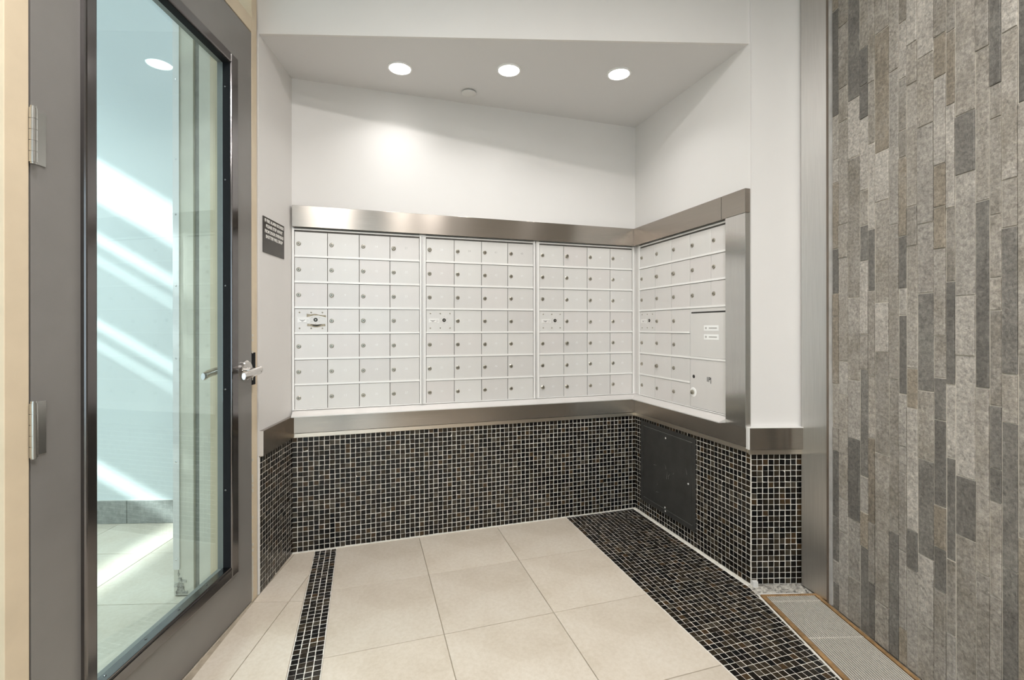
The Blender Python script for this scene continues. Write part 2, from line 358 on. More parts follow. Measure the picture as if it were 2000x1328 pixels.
# ------------------------------------------------------------------ mosaic
PITCH = 0.02652; TS = 0.0241
def tile_mesh(mat, w=TS, h=TS, d=0.004, wob=0.0):
    mb = MB(); pts = [(-w/2, -h/2), (w/2, -h/2), (w/2, h/2), (-w/2, h/2)]
    mb.prism([(x+random.uniform(-wob, wob), y+random.uniform(-wob, wob)) for x, y in pts], -0.002, d, mat, 0.0008)
    return mb.mesh('mosaic_tile')
TILE_M = [[tile_mesh(m, wob=0.0007) for _ in range(3)] for m in MOSAIC]
def lay(parent, spots, to3, eul, limit=300, cam_local=None):
    """spots: (u, v, polygon or None); to3 maps (u, v) on the face to local 3-D; the tiles nearest the camera become single parts"""
    world = parent.matrix_basis
    def dist(s): return ((world @ to3(s[0], s[1]))-CAMP).length
    full = sorted([s for s in spots if s[2] is None], key=dist)
    cut = [s for s in spots if s[2] is not None]
    single, rest = full[:limit], full[limit:]
    for u, v, _ in single:
        k = random.choices(range(len(MOSAIC)), MOSAIC_W)[0]
        o = bpy.data.objects.new('mosaic_tile', random.choice(TILE_M[k])); COL.objects.link(o); o.parent = parent
        o.matrix_basis = Matrix.Translation(to3(u+random.gauss(0, .0003), v+random.gauss(0, .0003))) @ eul @ Matrix.Rotation(random.gauss(0, .012), 4, 'Z') @ Matrix.Rotation(random.gauss(0, .02), 4, 'X') @ Matrix.Rotation(random.gauss(0, .02), 4, 'Y')
    if rest or cut:
        mb = MB()
        for u, v, poly in rest+cut:
            k = random.choices(range(len(MOSAIC)), MOSAIC_W)[0]; mt = MOSAIC[k]
            w = TS/2
            pts = [(-w, -w), (w, -w), (w, w), (-w, w)] if poly is None else [(a-u, b-v) for a, b in poly]
            if poly is None: pts = [(a+random.uniform(-.0007, .0007), b+random.uniform(-.0007, .0007)) for a, b in pts]
            t = Matrix.Translation(to3(u+random.gauss(0, .0003), v+random.gauss(0, .0003))) @ eul @ Matrix.Rotation(random.gauss(0, .012), 4, 'Z') @ Matrix.Rotation(random.gauss(0, .015), 4, 'X') @ Matrix.Rotation(random.gauss(0, .015), 4, 'Y')
            sub = MB().prism(pts, -0.002, 0.004, mt, 0.0008)
            mb.poly([t @ Vector(p) for p in sub.v], sub.f, mt)
        tag(mb.obj('mosaic_tiles', parent), kind='stuff')
def wall_mosaic(parent, x0, x1, z0, z1, holes=(), from_right=False):
    MB().box(x0, x1, -0.004, 0.0, z0, z1, M['grout']).obj('grout_bed', parent)
    nx = max(1, int(round((x1-x0)/PITCH))); px = (x1-x0)/nx; nz = int(round((z1-z0)/PITCH)); pz = (z1-z0)/nz
    spots = []
    for i in range(nx):
        for j in range(nz):
            u = x0+px*(i+.5); v = z0+pz*(j+.5)
            if any(a+PITCH*.44 < u < b-PITCH*.44 and c+PITCH*.44 < v < d-PITCH*.44 for a, b, c, d in holes): continue
            spots.append((u, v, None))
    e = Matrix.Rotation(math.pi/2, 4, 'X')
    lay(parent, spots, lambda u, v: Vector((u, -0.0007, v)), e)
PANEL = (0.076, 0.600, 0.085, 0.592)
wall_mosaic(w_back, -2.0745, 0, 0.004, RAIL_B)
wall_mosaic(w_left, 0.0, LWALL-0.006, 0.004, RAIL_B)
wall_mosaic(w_right, 0.006, 0.974, 0.004, RAIL_B, [PANEL])
wall_mosaic(w_fr, 0.000, 0.239, 0.004, RAIL_B-0.006)

# ------------------------------------------------------------------ floor
fl = MB().box(-7, 3.5, -7.5, 2.0, -0.12, -0.004, M['grout_floor']).obj('floor')
tag(fl, 'floor of large beige porcelain tiles with black mosaic strip and band', 'floor', kind='structure')
S0, S1, B0, GAP = -1.963, -1.852, -0.503, 0.0016
def door_x(p): return None
def add_floor_tile(poly, gap=GAP):
    p = inset(poly, gap)
    if area(p) < 0.0006: return
    n = len(p); cx = sum(a for a, b in p)/n; cy = sum(b for a, b in p)/n
    MB().prism([(a-cx, b-cy) for a, b in p], -0.006, 0.0, M['porcelain'], 0.0008).obj('floor_tile', fl, (cx, cy, random.uniform(-.0002, .0002)))
def lobby_line(x=None, y=None):
    """half-plane helpers: n.(p) for lobby x / y"""
    if x is not None: return (LX.x, LX.y, LX.x*CX+LX.y*CY+x)
    return (LY.x, LY.y, LY.x*CX+LY.y*CY+y)
def neg(h): return (-h[0], -h[1], -h[2])
H_DOOR = lobby_line(x=-1.06)
# alcove-aligned field between strip and band
xs = [S1, -1.413, -0.953, B0]
ys = [0.0]+[-0.434-0.46*k for k in range(12)]
for i in range(3):
    for j in range(len(ys)-1):
        poly = [(xs[i], ys[j+1]), (xs[i+1], ys[j+1]), (xs[i+1], ys[j]), (xs[i], ys[j])]
        add_floor_tile(poly)
# lobby-aligned tiles left of the strip (door side), clipped by strip, alcove left wall and door wall; and vestibule
T2 = 0.4655
def lob(poly): return [(LW(a, b).x, LW(a, b).y) for a, b in poly]
def left_tiles(gx, gy, clips):
    for a0, a1 in zip(gx, gx[1:]):
        for b0, b1 in zip(gy, gy[1:]):
            p = lob([(a0, b0), (a1, b0), (a1, b1), (a0, b1)])
            for c in clips:
                p = clip(p, *c)
                if len(p) < 3: break
            if len(p) >= 3: add_floor_tile(p)
gy = [2.078+T2*k for k in range(-9, 3)]
dlw = (P_LB-P_LF).normalized(); nlw = Vector((-dlw.y, dlw.x, 0))     # points into the wall
left_tiles([-1.367, -0.902, -0.437], gy, [(1, 0, S0), neg(H_DOOR), (nlw.x, nlw.y, nlw.dot(P_LB)), (0, 1, 0)])
left_tiles([-4.62, -4.155, -3.69, -3.22, -2.755, -2.29, -1.83, -1.365, -1.06], [2.081+0.4685*k for k in range(-8, 3)], [H_DOOR])
# mosaic strip (4 wide) and band
def floor_mosaic():
    spots = []
    p = (S1-S0-0.003)/4
    for i in range(4):
        for j in range(125): spots.append((S0+0.0015+p*(i+.5), -0.012-0.0268*(j+.5), None))
    hx = lobby_line(x=1.163); hy = lobby_line(y=2.128); hg = lobby_line(x=1.20)
    q = 0.0265
    for i in range(-1, 60):
        for j in range(85):
            u = B0+0.003+q*(i+.5); v = -0.006-q*(j+.5)
            if u > 0 - q*0.4 and v > -0.974: continue
            if u > 0.0 and v > -0.98: continue
            sq = [(u-TS/2, v-TS/2), (u+TS/2, v-TS/2), (u+TS/2, v+TS/2), (u-TS/2, v+TS/2)]
            if i < 0: continue
            d = [hx[0]*a+hx[1]*b-hx[2] for a, b in sq]
            if min(d) >= 0: continue
            if u > 0: 
                e = [hy[0]*a+hy[1]*b-hy[2] for a, b in sq]
                if max(e) > 0: continue
            if max(d) <= 0: spots.append((u, v, None))
            else:
                c = clip(sq, *hx)
                if area(c) > 3e-5: spots.append((u, v, c))
    lay(fl, spots, lambda u, v: Vector((u, v, -0.0050)), Matrix.Identity(4))
floor_mosaic()
# pale grout bed under the mosaic
def bed():
    mb = MB(); mb.box(S0, S1, -3.4, -0.006, -0.006, -0.0022, M['grout'])
    a = LW(1.166, -0.4); b = LW(1.166, 2.128)
    mb.prism([(B0, -2.6), (a.x, a.y), (b.x, b.y), (0.0, -0.974), (0, 0), (B0, 0)], -0.006, -0.0022, M['grout'])
    mb.obj('grout_bed', fl)
    c = MB()
    for p in ([(LW(1.164, 2.055)), LW(1.164, -0.4), LW(1.1705, -0.4), LW(1.1705, 2.055)],):
        pp = [(v.x, v.y) for v in p]; c.prism(pp, -0.006, 0.0015, M['grout'])
    # wall foot joints
    c.box(-2.0745, 0, -0.010, -0.001, -0.004, 0.004, M['grout']); c.box(-0.010, -0.001, -0.974, 0, -0.004, 0.004, M['grout'])
    c.obj('grout_bead', fl)
bed()

def damaged_sill():
    # broken mortar where tiles are missing between wall foot and grate
    bm = bmesh.new(); nx, ny = 26, 10; x0, x1, y0, y1 = 1.166, 1.425, 2.054, 2.140
    g = {}
    for i in range(nx+1):
        for j in range(ny+1):
            g[i, j] = bm.verts.new((x0+(x1-x0)*i/nx, y0+(y1-y0)*j/ny, -0.003+random.uniform(0, 0.006)*(0 if i in (0, nx) or j in (0, ny) else 1)))
    for i in range(nx):
        for j in range(ny): bm.faces.new((g[i, j], g[i+1, j], g[i+1, j+1], g[i, j+1]))
    me = bpy.data.meshes.new('mortar_patch'); bm.to_mesh(me); bm.free(); me.materials.append(M['mortar'])
    o = link('mortar_patch', me, fl, LW(0, 0), (0, 0, -LA))
    mb = MB(); random.seed(3)
    for k in range(26):
        x = random.uniform(1.20, 1.41); y = random.uniform(2.062, 2.135); r = random.uniform(.004, .011); n = 5
        pts = [(x+r*random.uniform(.6, 1.2)*math.cos(6.283*i/n), y+r*.7*random.uniform(.6, 1.2)*math.sin(6.283*i/n)) for i in range(n)]
        mb.prism(pts, -0.003, random.uniform(.003, .007), M['mortar'], .001)
    mb.obj('mortar_crumbs', fl, LW(0, 0), (0, 0, -LA))
    MB().box(1.176, 1.36, 2.050, 2.056, -0.005, 0.003, M['alu_bright']).obj('edge_bar', fl, LW(0, 0), (0, 0, -LA))
    MB().box(1.181, 1.203, 2.112, 2.132, -0.003, 0.024, M['white_plastic']).obj('corner_block', fl, LW(0, 0), (0, 0, -LA))
damaged_sill()

# ------------------------------------------------------------------ steel trims
def trim(idx, label, build, origin, ang, bevel=0.0008):
    mb = MB(); build(mb); o = mb.obj(f'trim_{idx}', None, origin, (0, 0, ang), bevel)
    return tag(o, label, 'trim', kind='structure')
TT0, TT1 = 1.724, 1.836     # top band
def mit_back(mb, z0, z1, d0, d1, mat, xl=-2.072):
    # back band, mitred into the right corner: front plane at -d1, back plane at -d0
    v = [(xl, -d0, z0), (xl, -d1, z0), (-d1, -d1, z0), (-d0, -d0, z0)]
    v += [(a, b, z1) for a, b, _ in v]
    mb.poly(v, [(3,2,1,0),(4,5,6,7),(0,1,5,4),(1,2,6,5),(2,3,7,6),(3,0,4,7)], mat)
def mit_right(mb, z0, z1, d0, d1, mat, xr):
    v = [(d0, -d0, z0), (d1, -d1, z0), (xr, -d1, z0), (xr, -d0, z0)]
    v += [(a, b, z1) for a, b, _ in v]
    mb.poly(v, [(3,2,1,0),(4,5,6,7),(0,1,5,4),(1,2,6,5),(2,3,7,6),(3,0,4,7)], mat)
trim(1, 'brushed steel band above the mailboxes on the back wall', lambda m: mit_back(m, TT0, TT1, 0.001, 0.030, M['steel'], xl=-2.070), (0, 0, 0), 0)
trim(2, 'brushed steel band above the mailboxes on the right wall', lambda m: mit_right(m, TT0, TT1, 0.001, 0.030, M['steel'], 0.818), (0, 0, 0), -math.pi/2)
trim(3, 'square brushed steel corner plate at the upper front end of the right wall', lambda m: m.box(0.820, 0.972, -0.030, -0.001, TT0, TT1, M['steel']), (0, 0, 0), -math.pi/2)
trim(4, 'upright brushed steel plate right of the right-hand mailboxes', lambda m: m.box(0.846, 0.972, -0.030, -0.001, RAIL_T-0.002, TT0-0.0015, M['steel_v']), (0, 0, 0), -math.pi/2)
def lower_back(m):
    mit_back(m, RAIL_B+0.024, RAIL_T, 0.001, 0.024, M['steel']); mit_back(m, RAIL_B, RAIL_B+0.0215, 0.001, 0.019, M['lip'])
def lower_right(m):
    mit_right(m, RAIL_B+0.024, RAIL_T-0.004, 0.001, 0.024, M['steel'], 0.974+0.0); mit_right(m, RAIL_B, RAIL_B+0.0215, 0.001, 0.019, M['lip'], 0.974)
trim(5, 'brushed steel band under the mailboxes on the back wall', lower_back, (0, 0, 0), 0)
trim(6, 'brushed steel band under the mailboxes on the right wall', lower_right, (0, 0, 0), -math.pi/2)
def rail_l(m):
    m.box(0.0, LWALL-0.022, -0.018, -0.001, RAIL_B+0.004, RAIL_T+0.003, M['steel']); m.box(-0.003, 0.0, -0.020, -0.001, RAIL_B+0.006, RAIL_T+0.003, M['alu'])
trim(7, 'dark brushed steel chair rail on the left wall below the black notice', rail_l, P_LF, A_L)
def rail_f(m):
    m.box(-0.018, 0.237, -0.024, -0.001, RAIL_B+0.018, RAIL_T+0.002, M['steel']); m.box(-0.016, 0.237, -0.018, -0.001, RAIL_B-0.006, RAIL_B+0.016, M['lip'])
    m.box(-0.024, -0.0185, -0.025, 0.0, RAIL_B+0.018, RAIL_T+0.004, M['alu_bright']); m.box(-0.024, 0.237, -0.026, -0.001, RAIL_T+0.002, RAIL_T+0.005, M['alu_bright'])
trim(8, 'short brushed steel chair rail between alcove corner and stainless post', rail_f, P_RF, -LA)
# sloping sills below the mailboxes
def sill_back(m):
    pr = lambda x, k: [(x, -0.001, 0.7555), (x-k*1, -0.068, 0.733), (x-k*1, -0.068, 0.7275), (x, -0.001, 0.7275)]
    a = [(-2.070, -0.001, 0.7555), (-2.070, -0.068, 0.733), (-2.070, -0.068, 0.7285), (-2.070, -0.001, 0.7285)]
    b = [(-0.001, -0.001, 0.7555), (-0.068, -0.068, 0.733), (-0.068, -0.068, 0.7285), (-0.001, -0.001, 0.7285)]
    m.poly(a+b, [(0,1,2,3),(7,6,5,4),(0,4,5,1),(1,5,6,2),(2,6,7,3),(3,7,4,0)], M['alu'])
def sill_right(m):
    b = [(0.845, -0.001, 0.7555), (0.845, -0.068, 0.733), (0.845, -0.068, 0.7285), (0.845, -0.001, 0.7285)]
    a = [(0.001, -0.001, 0.7555), (0.068, -0.068, 0.733), (0.068, -0.068, 0.7285), (0.001, -0.001, 0.7285)]
    m.poly(a+b, [(0,1,2,3),(7,6,5,4),(0,4,5,1),(1,5,6,2),(2,6,7,3),(3,7,4,0)], M['alu'])
trim(9, 'sloping aluminium sill under the three mailbox units on the back wall', sill_back, (0, 0, 0), 0, 0)
trim(10, 'sloping aluminium sill under the mailbox unit on the right wall', sill_right, (0, 0, 0), -math.pi/2, 0)
def post(m):
    m.prism([(1.437, 1.986), (1.480, 1.986), (1.480, 2.120), (1.412, 2.120)], 0.004, CEIL_L, M['steel_post'])
    m.box(1.4335, 1.445, 1.9725, 1.9855, 0.002, CEIL_L, M['channel']); m.box(1.4345, 1.445, 1.9585, 1.9725, 0.002, CEIL_L, M['caulk'])
o = trim(11, 'tall stainless steel corner post between white wall and slate wall', post, LW(0, 0), -LA, 0)

# ------------------------------------------------------------------ mailboxes
RZ = [1.709-0.1361*k for k in range(8)]; DW = 0.163; LEDGE = 0.0105
def door_mesh(w, h, name='mailbox_door'):
    mb = MB(); w2, h2 = w/2, h/2; t = 0.004; c = 0.0012
    v = [(-w2, 0, -h2), (w2, 0, -h2), (w2, 0, h2), (-w2, 0, h2), (-w2, -t+c, -h2), (w2, -t+c, -h2), (w2, -t+c, h2), (-w2, -t+c, h2),
         (-w2+c, -t, -h2+c), (w2-c, -t, -h2+c), (w2-c, -t, h2-c), (-w2+c, -t, h2-c)]
    f = [(3,2,1,0),(0,1,5,4),(1,2,6,5),(2,3,7,6),(3,0,4,7),(4,5,9,8),(5,6,10,9),(6,7,11,10),(7,4,8,11),(8,9,10,11)]
    mb.poly(v, f, M['door_alu']); return mb.mesh(name)
DH = RZ[0]-RZ[1]-LEDGE
DOOR_ME = door_mesh(DW-0.0026, DH-0.002)
def lock_mesh(proud, ang, r=0.0098):
    mb = MB(); mb.lathe((0, 0, 0), (0, -1, 0), [(0, r+.0015), (0.0012, r+.0015), (0.002, r), (proud, r), (proud+.001, r*.86), (proud+.0011, r*.55), (proud+.0004, r*.5)], M['nickel'], 18)
    ca, sa = math.cos(ang), math.sin(ang); l, w = r*.42, r*.13
    pts = [(-l, -w), (l, -w), (l, w), (-l, w)]
    q = [(a*ca-b*sa, a*sa+b*ca) for a, b in pts]
    v = [(a, -proud-.0003, b) for a, b in q]+[(a, -proud-.0016, b) for a, b in q]
    mb.poly(v, [(0,1,2,3),(7,6,5,4),(0,4,5,1),(1,5,6,2),(2,6,7,3),(3,7,4,0)], M['key_dark'])
    return mb.mesh('lock')
LOCKS = [lock_mesh(.003, .4), lock_mesh(.003, 1.2), lock_mesh(.004, .1), lock_mesh(.009, .8, .0105), lock_mesh(.004, -.5)]
LOCK_W = [4, 3, 4, 2.2, 3]
def master_panel(parent, x, z, pried=False):
    """arrow-lock plate in the first column: six rivets, emblem plate, central lock"""
    p = link('master_panel', door_mesh(DW-0.0026, DH-0.002, 'master_panel'), parent, (x, -0.003, z))
    tag(p, 'riveted plate with central lock and emblem')
    rv = MB().lathe((0, 0, 0), (0, -1, 0), [(0, .0042), (.0012, .004), (.0022, .0024), (.0026, .0008)], M['nickel'], 12).mesh('rivet')
    for rx in (-0.057, 0.0, 0.056):
        for rz in (-0.041, 0.043): link('rivet', rv, p, (rx, -.004, rz))
    MB().lathe((0.022, -.004, 0.004), (0, -1, 0), [(0, .0105), (.001, .0105), (.0012, .0085), (.0016, .0085)], M['key_dark'], 18).lathe((0.022, -.005, 0.004), (0, -1, 0), [(0, .004), (.002, .004)], M['nickel'], 12).obj('lock', p)
    dm = MB()
    for k in range(6):
        t = k*math.pi/3+.5; dm.lathe((0.022+.021*math.cos(t), -.004, .004+.021*math.sin(t)), (0, -1, 0), [(0, .0016), (.0006, .0012)], M['nickel'], 8)
    dm.obj('screw_dots', p)
    em = MB(); em.box(-.067, -.008, -.0052, -.004, -.012, .012, M['alu_bright'])
    wing = [(-.060, .006), (-.045, .003), (-.043, .005), (-.041, .003), (-.026, .006), (-.034, -.001), (-.041, -.006), (-.045, -.006), (-.052, -.001)]
    n = len(wing); v = [(a, -.0050, b) for a, b in wing]+[(a, -.0058, b) for a, b in wing]
    em.poly(v, [tuple(range(n)), tuple(reversed(range(n, 2*n)))]+[(i, (i+1) % n, n+(i+1) % n, n+i) for i in range(n)], M['emblem_grey'])
    for zz in (.005, .000, -.005): em.box(-.024, -.011, -.0056, -.0050, zz-.0008, zz+.0008, M['emblem_grey'])
    em.box(-.062, -.02, -.0056, -.0050, -.0098, -.0086, M['emblem_grey'])
    em.obj('emblem_plate', p)
    if pried:
        mb = MB()
        up = [(-.022, .036), (-.004, .033), (.02, .036), (.045, .030), (.074, .028), (.074, .016), (.06, .018), (.035, .026), (.005, .025), (-.008, .018), (-.022, .017)]
        dn = [(-.020, -.018), (.0, -.019), (.03, -.021), (.055, -.019), (.070, -.018), (.071, -.030), (.055, -.031), (.03, -.037), (.012, -.036), (-.004, -.030), (-.020, -.030)]
        for pts, m_, dy in ((up, M['worn'], .0046), (dn, M['worn'], .0046)):
            n = len(pts); v = [(a, -.0040, b) for a, b in pts]+[(a, -dy, b) for a, b in pts]
            mb.poly(v, [tuple(range(n)), tuple(reversed(range(n, 2*n)))]+[(i, (i+1) % n, n+(i+1) % n, n+i) for i in range(n)], m_)
        gash = [(-.002, -.021), (.03, -.0225), (.055, -.0205), (.05, -.0245), (.03, -.031), (.012, -.029)]
        n = len(gash); v = [(a, -.0044, b) for a, b in gash]+[(a, -.0050, b) for a, b in gash]
        mb.poly(v, [tuple(range(n)), tuple(reversed(range(n, 2*n)))]+[(i, (i+1) % n, n+(i+1) % n, n+i) for i in range(n)], M['key_dark'])
        arch = [(-.07, .018), (-.022, .017), (-.006, .021), (.01, .026), (.035, .027), (.06, .020), (.075, .016), (.075, .014), (.055, .017), (.035, .0235), (.01, .023), (-.008, .017), (-.022, .0135), (-.07, .0145)]
        n = len(arch); v = [(a, -.0040, b) for a, b in arch]+[(a, -.0062, b) for a, b in arch]
        mb.poly(v, [tuple(range(n)), tuple(reversed(range(n, 2*n)))]+[(i, (i+1) % n, n+(i+1) % n, n+i) for i in range(n)], M['alu_bright'])
        tag(mb.obj('pried_gashes', p), 'torn metal gashes above and below the lock')
    return p
NUM_CACHE = {}
def add_door(parent, x, z, num=None, faint=True, me=None, w=DW):
    d = link('mailbox_door', me or DOOR_ME, parent, (x, -0.003+random.uniform(-.0006, .0004), z))
    d.rotation_euler = (random.gauss(0, .002), 0, random.gauss(0, .003))
    link('lock', random.choices(LOCKS, LOCK_W)[0], d, (-w/2+0.0205, -.004, random.gauss(-.001, .001)))
    if num is not None:
        dark = num in (41, 48, 34, 21)
        tm = text_mesh(str(num), 0.017, M['number_dark'] if dark else M['number'], 0.0002)
        link('number', tm, d, (0.008, -.0041, 0.002))
    return d
def unit_frame(w, x_end=None):
    """rim with double step, from x=0 to w (outside)"""
    mb = MB(); zt, zb = RZ[0]+0.014, RZ[7]-0.0
    b = 0.011
    mb.box(0.004, w-0.004, -0.001, 0.004, zb, zt, M['alu_dark'])
    mb.box(-b, 0, -0.009, 0.0, zb, zt, M['alu_bright']); mb.box(w, w+b, -0.009, 0, zb, zt, M['alu_bright'])
    mb.box(0, w, -0.009, 0.0, RZ[0]+0.003, zt-0.004, M['alu_bright']); mb.box(0, w, -0.006, 0, RZ[7], RZ[7]+0.004, M['alu_bright'])
    mb.box(-b, w+b, -0.013, 0.0, zt-0.004, zt, M['alu'])
    return mb.obj
def mailbox_unit(x0, label, first, pried):
    t = empty('mailbox_unit', (x0+2*DW, 0, RZ[7])); tag(t, label, 'mailboxes', 'mailbox units on the back wall')
    ox, oz = -2*DW, -RZ[7]
    mb = MB(); w = 4*DW; b = 0.011; zt = RZ[0]+.013+oz
    mb.box(ox, ox+w, -0.0015, -0.0002, 0, zt, M['alu_dark']); mb.obj('back_plate', t)
    mb = MB()
    mb.box(ox-b, ox-.0015, -0.011, -0.0002, 0, zt, M['alu_bright']); mb.box(ox+w+.0015, ox+w+b, -0.011, -0.0002, 0, zt, M['alu_bright'])
    mb.box(ox-.0015, ox+w+.0015, -0.010, -0.0016, RZ[0]+.0015+oz, zt-.004, M['alu_bright']); mb.box(ox-.0015, ox+w+.0015, -0.009, -0.0016, 0, .0045, M['alu_bright'])
    mb.obj('unit_frame', t, bevel=.0008)
    n = first
    for c in range(4):
        for r in range(7):
            x = ox+DW*(c+.5); z = oz+(RZ[r]+RZ[r+1])/2-LEDGE/2+.004
            if c == 0 and r == 3: master_panel(t, x, z, pried); continue
            add_door(t, x, z, n); n += 1
    led = MB().box(-w/2+.0003, w/2-.0003, -0.0105, -0.0016, -LEDGE/2, LEDGE/2, M['alu_bright']).mesh('ledge')
    for r in range(1, 7): link('ledge', led, t, (ox+w/2, 0, oz+RZ[r]))
mailbox_unit(-2.061, 'silver bank of 28 small mailbox doors at the left end, with pried-open lock plate', 1, True)
mailbox_unit(-1.372, 'middle bank of silver mailbox doors on the back wall, between two other banks', 28, False)
mailbox_unit(-0.679, 'silver bank of mailbox doors on the back wall, beside the inner corner', 55, False)
# upright cover strips between the banks
def cover_strips():
    for x, nm in ((-1.3905, 'slim upright aluminium joint strip between left and middle mailbox banks'), (-0.697, 'slim upright aluminium joint strip between middle and corner mailbox banks')):
        mb = MB(); mb.box(x-.0065, x-.0015, -0.014, -.0002, RZ[7], RZ[0]+.013, M['alu']); mb.box(x+.0008, x+.0068, -0.012, -.0002, RZ[7], RZ[0]+.013, M['alu_bright'])
        tag(mb.obj('joint_strip', None, bevel=.0006), nm, 'strip', 'joint strips between the mailbox banks')
cover_strips()
def right_unit():
    t = empty('mailbox_unit', (0, -0.46, RZ[7]), -math.pi/2)
    tag(t, 'mailbox bank on the right wall with outgoing slot panel and parcel door', 'mailboxes')
    ox = 0.067-0.46; oz = -RZ[7]; w = 0.846-0.067; zt = RZ[0]+.013+oz; xe = 0.846-0.46
    MB().box(ox, xe-.0005, -.0015, -.0002, 0, zt, M['alu_dark']).obj('back_plate', t)
    mb = MB(); mb.box(ox-.011, ox-.0015, -.011, -.0002, 0, zt, M['alu_bright']); mb.box(ox-.0015, xe-.0005, -.010, -.0016, RZ[0]+.0015+oz, zt-.004, M['alu_bright'])
    mb.box(ox-.0015, xe-.0005, -.009, -.0016, 0, .0045, M['alu_bright']); mb.box(ox-.048, ox-.0125, -.003, -.0002, 0, zt, M['alu'])
    mb.obj('unit_frame', t, bevel=.0008)
    zc = lambda r: oz+(RZ[r]+RZ[r+1])/2-LEDGE/2+.004
    for r in range(7):
        for c in range(3):
            x = ox+DW*(c+.5)
            if (r, c) == (3, 0): master_panel(t, x, zc(r)); continue
            add_door(t, x, zc(r))
    last_w = xe-(ox+4*DW)-.001
    lm = door_mesh(last_w-.002, DH-.002)
    for r in range(3):
        add_door(t, ox+DW*3.5, zc(r)); add_door(t, ox+4*DW+last_w/2, zc(r), me=lm, w=last_w)
    for r in range(1, 7):
        x1 = (xe-.001) if r in (1, 2, 3, 5) else ox+3*DW-.001
        MB().box(ox+.0003, x1, -.0105 if r != 2 else -.0100, -.0016, oz+RZ[r]-LEDGE/2, oz+RZ[r]+LEDGE/2, M['alu_bright']).obj('ledge', t)
    pw = xe-.001-(ox+3*DW); ph = RZ[3]-RZ[5]-LEDGE
    for nm, r0 in (('outgoing_mail_panel', 3), ('parcel_door', 5)):
        z = oz+(RZ[r0]+RZ[r0+2])/2
        x = ox+3*DW+pw/2
        p = link(nm, door_mesh(pw-.003, ph-.002, nm), t, (x, -.003, z))
        loc = lambda wx, wz: (wx-0.46-x, -.0042, wz-RZ[7]-z)
        if r0 == 3:
            a = loc(.568, 1.272); b_ = loc(.843, 1.272)
            MB().box(a[0], b_[0], -.0050, -.0035, a[2]-.004, a[2]+.004, M['key_dark']).obj('mail_slot', p, bevel=.001)
            for wz in (1.189, 1.143):
                a = loc(.667, wz); b_ = loc(.773, wz)
                q = MB().box(a[0], b_[0], -.0050, -.0038, a[2]-.014, a[2]+.014, M['white_label']).obj('paper_label', p)
                mq = MB(); mq.lathe((a[0]+.016, -.0049, a[2]), (0, -1, 0), [(0, .006), (.0006, .006)], M['grey_print'], 14); mq.box(a[0]+.038, b_[0]-.010, -.0055, -.0048, a[2]-.003, a[2]+.003, M['grey_print']); mq.obj('print', q)
            tag(p, 'blank panel with a black mail slot and two paper labels')
        else:
            tag(p, 'large parcel door with round white-ringed lock')
            c = loc(.583, .842)
            MB().lathe((c[0], -.004, c[2]), (0, -1, 0), [(0, .025), (.0012, .025), (.0022, .023)], M['white_label'], 28).obj('lock_ring', p)
            MB().lathe((c[0]-.002, -.005, c[2]), (0, -1, 0), [(0, .0125), (.009, .012), (.011, .009), (.0112, .001)], M['nickel'], 20).obj('lock', p, smooth=True)
            c = loc(.587, .927); MB().lathe((c[0], -.0038, c[2]), (0, -1, 0), [(0, .0095), (.0008, .0095)], M['key_dark'], 18).obj('lock_hole', p)
            c = loc(.704, .921); link('number', text_mesh('1P|', .034, M['black_print'], .0004, sx=.85, bold=.0006), p, (c[0], -.0045, c[2]))
right_unit()

# ------------------------------------------------------------------ access panel
def access_panel():
    x0, x1, z0, z1 = PANEL; cx, cz = (x0+x1)/2, (z0+z1)/2
    t = empty('access_panel', (0, -cx, z0), -math.pi/2); tag(t, 'dark grey steel access panel set in the mosaic of the right wall', 'access panel')
    w, h = x1-x0, z1-z0
    mb = MB()
    for a in ((-w/2, -w/2+.026, 0, h), (w/2-.026, w/2, 0, h), (-w/2+.026, w/2-.026, 0, .026), (-w/2+.026, w/2-.026, h-.026, h)):
        mb.box(a[0], a[1], -.009, -.001, a[2], a[3], M['panel'])
    mb.obj('panel_frame', t, bevel=.001)
    p = MB().box(-w/2+.029, w/2-.029, -.0085, -.001, .029, h-.029, M['panel']).obj('panel_door', t, bevel=.0015)
    for (x, z) in ((.339, .537), (.332, .124), (.336, .104), (.542, .331)):
        MB().lathe((x-cx, -.0085, z-z0), (0, -1, 0), [(0, .0055), (.0015, .005), (.0018, .001)], M['alu_bright'], 12).obj('cam_latch', t)
    mb = MB(); random.seed(11)
    for k in range(9):
        x = random.uniform(-.15, .2); z = random.uniform(.1, .3); l = random.uniform(.01, .05); an = random.uniform(0, 3.1)
        dx, dz = l*math.cos(an), l*math.sin(an); nx, nz = -math.sin(an)*.0007, math.cos(an)*.0007
        v = [(x-nx, -.0086, z-nz), (x+dx, -.0086, z+dz), (x+nx, -.0086, z+nz)]; v += [(a, -.0088, c) for a, b, c in v]
        mb.poly(v, [(0,1,2),(5,4,3),(0,3,4,1),(1,4,5,2),(2,5,3,0)], M['grey_print'])
    mb.obj('scratches', t)
access_panel()

